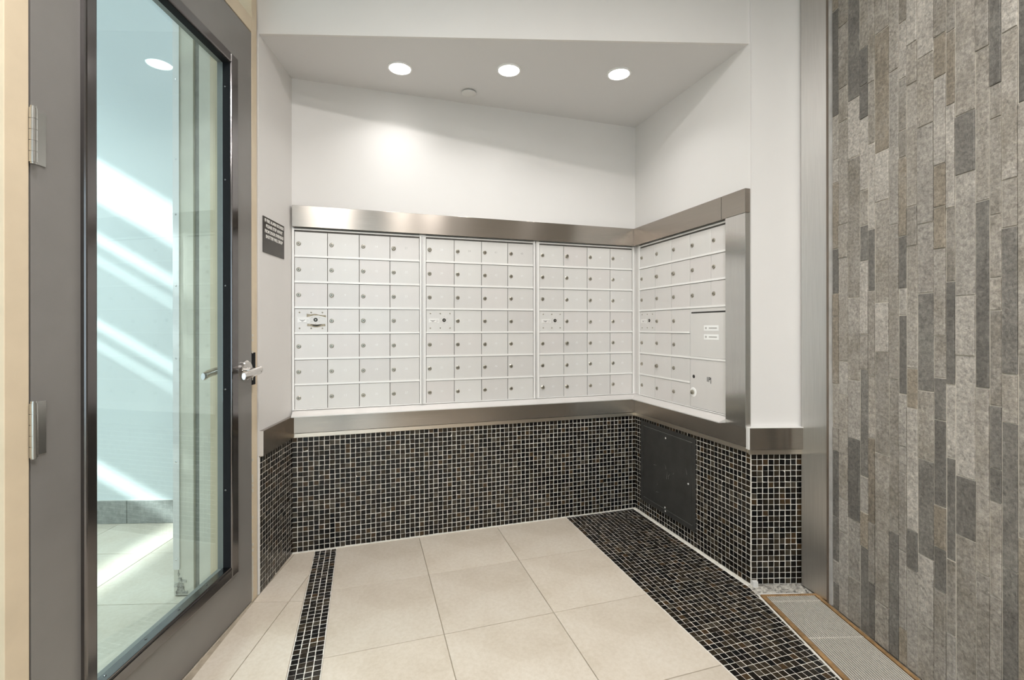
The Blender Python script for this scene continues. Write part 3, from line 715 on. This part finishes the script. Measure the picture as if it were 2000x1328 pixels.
# ------------------------------------------------------------------ notice on the left wall
def notice():
    t = empty('wall_notice', P_LF+Vector((math.cos(A_L), math.sin(A_L), 0))*.156+Vector((0, 0, 1.540)), A_L)
    tag(t, 'small black engraved notice with white capital letters on the left wall', 'sign')
    MB().box(-.119, .119, -.004, -.0005, 0, .165, M['sign_black']).obj('plate', t, bevel=.001)
    for k, (s, wd) in enumerate((('IF FIRE ALARM SOUNDS', .212), ('PLEASE STEP AWAY', .186), ('FROM DOOR OVERHEAD', .210), ('SHUTTER WILL DROP', .190))):
        me = text_mesh(s, .021, M['sign_white'], .0003, bold=.0006)
        xs_ = [v.co.x for v in me.vertices]; sx = wd/(max(xs_)-min(xs_)); me.transform(Matrix.Scale(sx, 4, (1, 0, 0)))
        link('lettering', me, t, (0.002, -.0043, .148-.0245*k))
notice()

# ------------------------------------------------------------------ alcove ceiling fixtures
def downlight(x, y, z, label, group, r=.052):
    t = empty('recessed_light', (x, y, z)); tag(t, label, 'light', group)
    mb = MB(); n = 32; v = []
    for rr, zz in ((r+.011, 0), (r+.010, -.004), (r+.002, -.006), (r, -.002)):
        for i in range(n): a = 2*math.pi*i/n; v.append((rr*math.cos(a), rr*math.sin(a), zz))
    f = [(k*n+i, k*n+(i+1) % n, (k+1)*n+(i+1) % n, (k+1)*n+i) for k in range(3) for i in range(n)]
    mb.poly(v, f, M['mirror_trim']); mb.obj('trim_ring', t, smooth=True)
    MB().cyl((0, 0, -.0005), (0, 0, -.004), r, r, M['lens'], 32).obj('lens', t)
g = 'recessed lights in the alcove ceiling'
downlight(*ALCOVE_LIGHTS[0], CEIL_A, 'glowing round recessed light nearest the glass door', g)
downlight(*ALCOVE_LIGHTS[1], CEIL_A, 'glowing round recessed light in the middle of the alcove ceiling', g)
downlight(*ALCOVE_LIGHTS[2], CEIL_A, 'glowing round recessed light nearest the slate wall side', g)
tag(MB().lathe((0, 0, 0), (0, 0, -1), [(0, .030), (.006, .030), (.0062, .040), (.010, .040), (.0115, .037)], M['white_plastic'], 32).obj('sprinkler_cover', None, (-1.148, -.137, CEIL_A), smooth=True),
    'flat white round sprinkler cover on the alcove ceiling near the back wall', 'sprinkler cover')

# ------------------------------------------------------------------ slate wall on the right
SWX = 1.438
def slate_wall():
    # local frame: origin lobby (SWX, 2.142), local x towards the viewer, room at -y(local) = lobby -x
    t = MB().box(0.0, 5.0, 0.0, 0.12, 0, CEIL_L, M['stone_grout']).obj('wall_slate', None, LW(SWX+.004, 2.142), (0, 0, -LA-math.pi/2))
    tag(t, 'wall of narrow upright grey and brown slate tiles', 'wall', kind='structure')
    cols = [1.987, 1.957, 1.921, 1.869, 1.806, 1.765, 1.733, 1.669, 1.628, 1.595, 1.553, 1.493, 1.451, 1.421, 1.359, 1.319, 1.286, 1.244, 1.160]
    J = {1: [18, 343, 801-390, 760, 1017], 2: [206, 295, 343, 479, 571, 617, 756, 846, 893.5, 1029.5, 1120, 1166], 3: [18, 146, 216, 428, 497, 710, 780, 993, 1062],
         4: [170, 290, 579, 749, 870, 1038, 1158], 5: [62, 140, 208, 357, 429.5, 503, 654.5, 727, 949, 1023, 1095], 6: [133, 260.5, 437, 565, 742, 869, 1045, 1170],
         7: [275.6, 378.6, 589, 691.6, 903, 1213], 8: [108, 427, 748, 1065], 9: [123.5, 231, 287, 450.6, 559.6, 615, 779, 887, 941.6, 1104, 1266],
         10: [49, 133, 388, 471, 726, 809, 1063, 1145], 11: [73, 219, 423, 569, 773.5, 917.5, 1120, 1264], 12: [29, 116, 300, 388, 476, 658, 746, 835, 1014.5, 1103, 1191.6],
         13: [20, 174, 390, 544.6, 760, 914, 1128, 1283], 14: [190.7, 317, 574, 700, 956, 1083], 15: [374.4, 768, 1160], 16: [129, 199, 403, 536, 605, 806.6, 939.5, 1009, 1209],
         17: [12, 327, 428.6, 740, 843, 1154]}
    # shade of single tiles: (column, pixel row inside the tile) -> material key
    S = {(2, 950): 'd', (2, 1070): 'd', (2, 1200): 'd', (2, 530): 'd', (3, 1030): 'l', (4, 950): 'd', (5, 880): 'd', (5, 1150): 'd', (5, 460): 'd', (6, 500): 'd', (6, 350): 'l', (6, 190): 'n',
         (4, 230): 'l', (5, 300): 'l', (8, 250): 'l', (3, 1200): 'l', (9, 360): 'w', (12, 340): 'w', (12, 70): 'w', (10, 1100): 'd', (11, 1000): 'd', (12, 920): 'd', (13, 1000): 'd', (13, 650): 'd', (14, 1020): 'd',
         (14, 130): 'n', (15, 600): 'd', (16, 970): 'd', (16, 870): 'd', (16, 60): 'd', (17, 600): 'd', (17, 200): 'n', (13, 280): 'l', (12, 200): 'l', (11, 300): 'l', (7, 800): 'n', (9, 1190): 'l', (13, 840): 'l', (14, 800): 'l',
         (6, 980): 'w', (4, 1100): 'l', (10, 950): 'l', (11, 650): 'd', (12, 430): 'w', (9, 520): 'd', (14, 630): 'l', (12, 1060): 'w', (1, 900): 'n', (1, 1100): 'd', (16, 1100): 'n', (10, 600): 'n', (7, 1000): 'n', (10, 250): 'n', (8, 600): 'n', (12, 1150): 'd', (11, 1200): 'l', (15, 200): 'n', (5, 110): 'd', (4, 80): 'd', (2, 100): 'd', (3, 80): 'n', (6, 60): 'n', (7, 100): 'w'}
    ct = math.cos(R(2)); st = math.sin(R(2))
    def z_at(y, px):            # height above floor of a mark seen in row px on the wall face at lobby depth y
        depth = y*math.cos(R(1.99))-SWX*math.sin(R(1.99))*1.0+0.0
        return CH-(px-638.7)/916.12*(y*.99940-SWX*.0347)
    rnd = random.Random(5)
    y_of = lambda y: 2.142-y
    def stone(a, b, z0, z1, key):
        w = b-a-.0034; h = z1-z0-.0034
        if w < .004 or h < .006: return
        cx, cz = (a+b)/2, (z0+z1)/2; pr = rnd.uniform(.0022, .0055) if key != 'd' else rnd.uniform(.002, .0045)
        mb = MB(); j = lambda: rnd.uniform(-.0012, .0012)
        pts = [(-w/2, -h/2), (w/2, -h/2), (w/2, h/2), (-w/2, h/2)]
        c = .0014
        v = [(x, 0, z) for x, z in pts]+[(x, -pr+c+j()*.3, z) for x, z in pts]+[(x*(1-2*c/w), -pr+j()*.6, z*(1-2*c/h)) for x, z in pts]
        mb.poly(v, [(3,2,1,0),(0,1,5,4),(1,2,6,5),(2,3,7,6),(3,0,4,7),(4,5,9,8),(5,6,10,9),(6,7,11,10),(7,4,8,11),(8,9,10,11)], STONE[key])
        mb.obj('slate_tile', t, (cx, 0, cz))
    for c in range(1, len(cols)-0):
        if c >= len(cols): break
        y0, y1 = cols[c-1], cols[c]; ym = (y0+y1)/2
        js = J.get(c-0, None)
        key_c = c
        if js is None: js = [150, 700, 1100]
        zs = sorted({round(z_at(ym, p), 4) for p in js})
        lo = [0.001]+zs; hi = zs+[CEIL_L]
        top = zs[-1] if zs else 0
        bounds = [0.001]+[z for z in zs if z > .02]
        while bounds[-1] < CEIL_L-.45: bounds.append(bounds[-1]+rnd.choice((.2, .33, .45)))
        bounds.append(CEIL_L)
        for z0, z1 in zip(bounds, bounds[1:]):
            pr0, pr1 = 638.7-(z1-CH)*916.12/(ym*.9994-SWX*.0347), 638.7-(z0-CH)*916.12/(ym*.9994-SWX*.0347)
            key = None
            for (cc, p), k in S.items():
                if cc == key_c and pr0 < p < pr1: key = k
            if key is None: key = rnd.choices(['n', 'l', 'd', 'w'], [6, 2.2, .9, .8])[0]
            stone(y_of(y0), y_of(y1), z0, z1, key)
    # the same cladding goes on beside and behind the viewer
    mb = MB(); y = cols[-1]
    while y > -2.8:
        w = rnd.choice((.033, .042, .06, .082)); z = 0.001
        while z < CEIL_L-.05:
            h = min(rnd.choice((.2, .33, .45)), CEIL_L-z); pr = rnd.uniform(.0045, .0085)
            mb.box(y_of(y)+.001, y_of(y-w)-.001, -pr, 0, z+.001, z+h-.001, STONE[rnd.choice('nnnld')]); z += h
        y -= w
    tag(mb.obj('slate_tiles', t), kind='stuff')
slate_wall()

# ------------------------------------------------------------------ floor grate
def grate():
    t = empty('floor_grate', LW(1.305, 1.0), -LA); tag(t, 'bronze-framed entrance floor grate with thin pale bars along the slate wall', 'floor grate')
    x0, x1, y0, y1 = -.129, .126, -1.2, 1.048
    MB().box(x0, x1, y0, y1, -.0039, -.0032, M['pit']).obj('pit', t)
    f = MB(); f.box(x0, x0+.018, y0, y1, -.002, .004, M['brass']); f.box(x1-.014, x1, y0, y1, -.002, .004, M['brass'])
    f.box(x0+.018, x1-.014, y1-.012, y1, -.002, .004, M['brass']); f.box(x0+.018, x1-.014, y0, y0+.02, -.002, .004, M['brass']); f.obj('frame', t, bevel=.0008)
    n = 24; a, b = x0+.021, x1-.017; p = (b-a)/n
    bar = MB().box(-p*.21, p*.21, y0+.02, y1-.0122, -.002, .0025, M['slat']).mesh('bar')
    for i in range(n): link('bar', bar, t, (a+p*(i+.5), 0, 0))
    rod = MB().box(a, b, -.0012, .0012, -.002, .0028, M['slat']).mesh('cross_rod')
    for k in range(9):
        yy = y1-.05-.24*k
        if yy > y0+.03: link('cross_rod', rod, t, (0, yy, 0))
grate()

# ------------------------------------------------------------------ lobby shell around the viewer
def lobby_shell():
    o = MB().box(-1.25, 1.6, -2.8, 2.2, CEIL_L, CEIL_L+.1, M['ceiling_paint']).obj('ceiling', None, LW(0, 0), (0, 0, -LA)); tag(o, 'high white lobby ceiling above the viewer', 'ceiling', kind='structure')
    # wall on the door side nearer the viewer, with sidelight beside the door
    o = MB().box(-1.16, -1.06, -2.8, 0.25, 0, CEIL_L, M['paint']).obj('wall_door_side', None, LW(0, 0), (0, 0, -LA)); tag(o, 'white lobby wall left of the viewer before the sidelight', 'wall', kind='structure')
    w = MB()
    for a, b in ((-1.25, -.95), (1.2, 1.6)): w.box(a, b, -2.9, -2.8, 0, CEIL_L, M['paint'])
    w.box(-.95, 1.2, -2.9, -2.8, 2.5, CEIL_L, M['paint'])
    o = w.obj('wall_street', None, LW(0, 0), (0, 0, -LA)); tag(o, 'white lobby wall behind the viewer with a wide street window', 'wall', kind='structure')
    w = MB()
    for x in (-.95, -.24, .48, 1.15): w.box(x, x+.05, -2.88, -2.82, 0, 2.5, M['door_paint'])
    w.box(-.9, 1.15, -2.88, -2.82, 2.1, 2.16, M['door_paint'])
    o = w.obj('window_street', None, LW(0, 0), (0, 0, -LA)); tag(o, 'grey framed street window behind the viewer', 'window', kind='structure')
    MB().box(-.9, 1.15, -2.852, -2.848, 0.02, 2.5, M['glass']).obj('pane', o)
    for i, (x, y) in enumerate(FILL_LIGHTS):
        p = LW(x, y, CEIL_L); pos = ['left front', 'right front', 'left middle', 'right middle', 'rear'][i]
        downlight(p.x, p.y, p.z, f'added round fill light in the unseen lobby ceiling, {pos} one above the viewer', 'added fill lights behind the view', r=.09)  # fixtures of the added fill lamps
lobby_shell()

# ------------------------------------------------------------------ door frame, door
FY0, FY1 = 1.108, 2.076          # leaf, lobby y
DT = 2.474
def door_frame():
    t = empty('door_frame', LW(-1.06, 2.1), -LA); tag(t, 'cream enamelled steel frame around the glass door, transom and sidelight', 'door frame', kind='structure')
    def part(name, mat, *boxes, bevel=.0015, label=None):
        mb = MB()
        for a in boxes: mb.box(a[0], a[1], a[2]-2.1, a[3]-2.1, a[4], a[5], mat)
        o = mb.obj(name, t, bevel=bevel)
        if label: tag(o, label)
        return o
    part('strike_jamb', M['cream'], (-.125, .0, 2.080, 2.124, 0, CEIL_L))
    part('hinge_jamb', M['cream'], (-.125, .0, 1.050, 1.104, 0, CEIL_L))
    part('head_rail', M['cream'], (-.125, 0, 1.104, 2.080, DT+.006, 2.545))
    part('transom_top_rail', M['cream'], (-.125, 0, 1.104, 2.080, 3.04, CEIL_L))
    part('transom_bar', M['cream'], (-.09, -.012, 1.88, 1.905, 2.545, 3.04))
    part('sidelight_jamb', M['cream'], (-.125, 0, .25, .30, 0, CEIL_L)); part('sidelight_sill', M['cream'], (-.125, 0, .30, 1.050, 0, .06)); part('sidelight_head', M['cream'], (-.125, 0, .30, 1.050, 3.04, CEIL_L))
    g_ = MB().box(-.062, -.056, 1.104-2.1, 2.080-2.1, 2.545, 3.04, M['glass']).obj('transom_pane', t)
    MB().box(-.062, -.056, .30-2.1, 1.05-2.1, .06, 3.04, M['glass']).obj('sidelight_pane', t)
    # caulk fillets, chipped paint at the foot
    part('strike_plate', M['reveal'], (-.02, .0012, 2.0785, 2.108, .945, 1.085), bevel=.001)
    mb = MB(); random.seed(4)
    for k in range(34):
        z = .01+k*.012 if k < 16 else random.uniform(.2, 1.2); mb.box(.0, .0014+random.uniform(0, .001), 2.079-2.1, 2.079-2.1+random.uniform(.004, .010), z, z+.011, M['cream2'])
    mb.obj('chipped_edge', t)
door_frame()
def door():
    t = empty('door_1', LW(-1.06, (FY0+FY1)/2), -LA); tag(t, 'tall grey metal door with full-height glass and chrome lever', 'door', kind='structure')
    oy = (FY0+FY1)/2; T = .044
    gy0, gy1, gz0, gz1 = 1.272, 1.900, .238, 2.247      # glass opening
    def bx(mb, x0, x1, y0, y1, z0, z1, mat): mb.box(x0, x1, y0-oy, y1-oy, z0, z1, mat)
    z0 = .008
    for nm, a in (('hinge_stile', (FY0, gy0-.002, z0, DT)), ('lock_stile', (gy1+.002, FY1, z0, DT)), ('bottom_rail', (gy0-.002, gy1+.002, z0, gz0-.002)), ('top_rail', (gy0-.002, gy1+.002, gz1+.002, DT))):
        mb = MB(); bx(mb, -T, 0, *a, M['door_paint']); mb.obj(nm, t)
    # glazing beads: raised moulding, black reveal behind
    b = .040; br = .050
    for nm, a in (('glazing_bead', (gy0-b+.004, gy0, gz0-b, gz1+b)), ('glazing_bead', (gy1, gy1+br, gz0-b, gz1+b)), ('glazing_bead', (gy0, gy1, gz0-b, gz0)), ('glazing_bead', (gy0, gy1, gz1, gz1+b))):
        mb = MB(); bx(mb, -.004, .014, *a, M['bead']); mb.obj(nm, t, bevel=.005)
    mb = MB()
    bx(mb, -.020, .008, gy0-.002, gy0+.003, gz0, gz1, M['reveal']); bx(mb, -.020, .008, gy1-.003, gy1+.002, gz0, gz1, M['reveal'])
    bx(mb, -.020, .008, gy0+.003, gy1-.003, gz1-.003, gz1+.002, M['reveal']); mb.obj('gasket', t)
    mb = MB(); bx(mb, -.020, .010, gy0+.003, gy1-.003, gz0-.002, gz0+.006, M['bead']); mb.obj('glazing_sill', t, bevel=.001)
    mb = MB(); bx(mb, -.024, -.020, gy0, gy1, gz0, gz1, M['glass']); mb.obj('glass_pane', t)
    sc = MB().lathe((0, 0, 0), (0, 0, 1), [(0, .0038), (.001, .0036), (.0018, .001)], M['bead'], 10).mesh('screw')
    for y in (1.32, 1.47, 1.62, 1.77, 1.87): link('screw', sc, t, (-.008, y-oy, gz0+.006))
    for z in (.55, .95, 1.36, 1.78, 2.15): link('screw', sc, t, (-.010, gy1-.003-oy, z), (math.pi/2, 0, 0))
    # hinges
    for zc in (.29, .962, 1.634, 2.306):
        h = MB(); bx(h, -.001, .003, FY0+.002, FY0+.034, zc-.062, zc+.062, M['hinge']); ho = h.obj('hinge', t, bevel=.0008)
        k = MB()
        for i in range(5): k.cyl((.008, FY0-.002-oy, zc-.0622+.0249*i), (.008, FY0-.002-oy, zc-.0622+.0249*i+.0236), .0075, .0075, M['hinge'], 14)
        k.cyl((.008, FY0-.002-oy, zc-.066), (.008, FY0-.002-oy, zc+.066), .0058, .0058, M['hinge'], 12); k.obj('knuckle', ho, smooth=True)
    # lever handles on both faces
    for sgn, x in ((1, 0.0), (-1, -T)):
        c = Vector((x, 2.016-oy, 1.014))
        ro = MB().lathe(c, (sgn, 0, 0), [(0, .042), (.012, .042), (.016, .038), (.017, .014)], M['chrome'], 32).obj('rosette', t, smooth=True)
        MB().lathe(c+Vector((sgn*.012, 0, 0)), (sgn, 0, 0), [(0, .013), (.036, .011), (.048, .013), (.058, .012), (.062, .006)], M['chrome'], 20).obj('spindle', ro, smooth=True)
        # lever: tapered flattened bar swept towards the hinges
        mb = MB(); ring = []; n = 12
        path = [(.055, .020, .001, .012, .010), (.060, .012, .001, .0165, .013), (.064, -.030, -.003, .0165, .011), (.064, -.070, -.008, .0165, .010), (.058, -.100, -.013, .0165, .010), (.0575, -.112, -.014, .014, .008)]
        v = []
        for px, py, pz, hh, ww in path:
            for i in range(n):
                a = 2*math.pi*i/n; v.append((c.x+sgn*(px+ww*math.cos(a)), c.y+py, c.z+pz+hh*math.sin(a)))
        f = [(k*n+i, k*n+(i+1) % n, (k+1)*n+(i+1) % n, (k+1)*n+i) for k in range(len(path)-1) for i in range(n)]+[tuple(reversed(range(n))), tuple(range((len(path)-1)*n, len(path)*n))]
        mb.poly(v, f, M['chrome']); mb.obj('lever', t, smooth=True)
door()

# ------------------------------------------------------------------ vestibule beyond the door
def vestibule():
    rot = (0, 0, -LA); O = LW(0, 0)
    w = MB().box(-4.3, -1.0, 2.950, 3.05, 0, 3.6, M['vestibule_paint']).obj('wall_vestibule', None, O, rot); tag(w, 'pale wall beyond the glass door, streaked with sunlight', 'wall', kind='structure')
    # skirting tiles
    xs_ = [-4.10, -3.635, -3.17, -2.71, -2.247, -1.785, -1.44]
    s = MB().box(-4.2, -1.4, 2.945, 2.950, 0, .141, M['grout']).obj('skirting_bed', w)
    for a, b in zip(xs_, xs_[1:]): MB().box(a+.002, b-.002, 2.937, 2.946, .001, .139, M['skirt_tile']).obj('skirting_tile', w, bevel=.001)
    # unseen side wall, its slots invented to shape the sun streaks
    m = MB(); X0, X1 = -4.3, -4.2
    z_open = [(1.34, 1.50), (2.14, 2.22), (2.26, 2.36), (2.66, 2.74), (2.78, 2.89), (3.03, 3.34)]
    z = 0
    for a, b in z_open+[(3.6, 3.6)]:
        m.box(X0, X1, .95, 2.95, z, a, M['vestibule_paint']); z = b
    m.box(X0, X1, -3.4, .95, 0, 3.6, M['vestibule_paint'])
    o = m.obj('wall_sun_slots', None, O, rot); tag(o, 'unseen pale side wall of the vestibule with slots added to shape sun streaks', 'wall', kind='structure')
    o = MB().box(-4.3, -1.165, -3.4, 3.05, 3.6, 3.7, M['vestibule_paint']).obj('ceiling_vestibule', None, O, rot); tag(o, 'pale ceiling of the vestibule beyond the glass door', 'ceiling', kind='structure')
    # folded steel jamb of the next opening
    t = empty('outer_door_jamb', LW(-1.33, 2.137), -LA); tag(t, 'cream stepped steel jamb with screwed weather strip seen through the glass', 'door frame', kind='structure')
    def part(nm, mat, x0, x1, y0, y1, z0, z1, bevel=.001):
        return MB().box(x0+1.33, x1+1.33, y0-2.137, y1-2.137, z0, z1, mat).obj(nm, t, bevel=bevel)
    part('jamb_return', M['cream2'], -1.433, -1.165, 2.16, 2.24, 0, 3.6)
    part('jamb_face', M['cream2'], -1.431, -1.345, 2.137, 2.1595, 0.004, 3.6)
    part('rebate', M['dark_recess'], -1.345, -1.322, 2.150, 2.1595, 0, 3.6)
    part('inner_face', M['cream2'], -1.322, -1.269, 2.140, 2.1595, 0, 3.6)
    part('edge_face', M['cream'], -1.269, -1.165, 2.132, 2.1595, 0, 3.6)
    ws = part('weather_strip', M['alu'], -1.431, -1.403, 2.131, 2.1365, .12, 3.0)
    sc = MB().lathe((0, 0, 0), (0, -1, 0), [(0, .0042), (.001, .004), (.002, .001)], M['hinge'], 10).mesh('screw')
    for z in (.166, .60, 1.058, 1.38, 1.696, 1.942, 2.295): link('screw', sc, ws, (-1.417+1.33, 2.131-2.137, z))
    mb = MB(); random.seed(8)
    for k in range(14):
        z = .004+random.random()*.1; mb.box(-1.434+1.33+random.uniform(0, .05), -1.40+1.33+random.uniform(-.02, .03), 2.1335-2.137, 2.137-2.137, z, z+random.uniform(.008, .02), M['mortar'])
    mb.obj('chipped_foot', t)
vestibule()
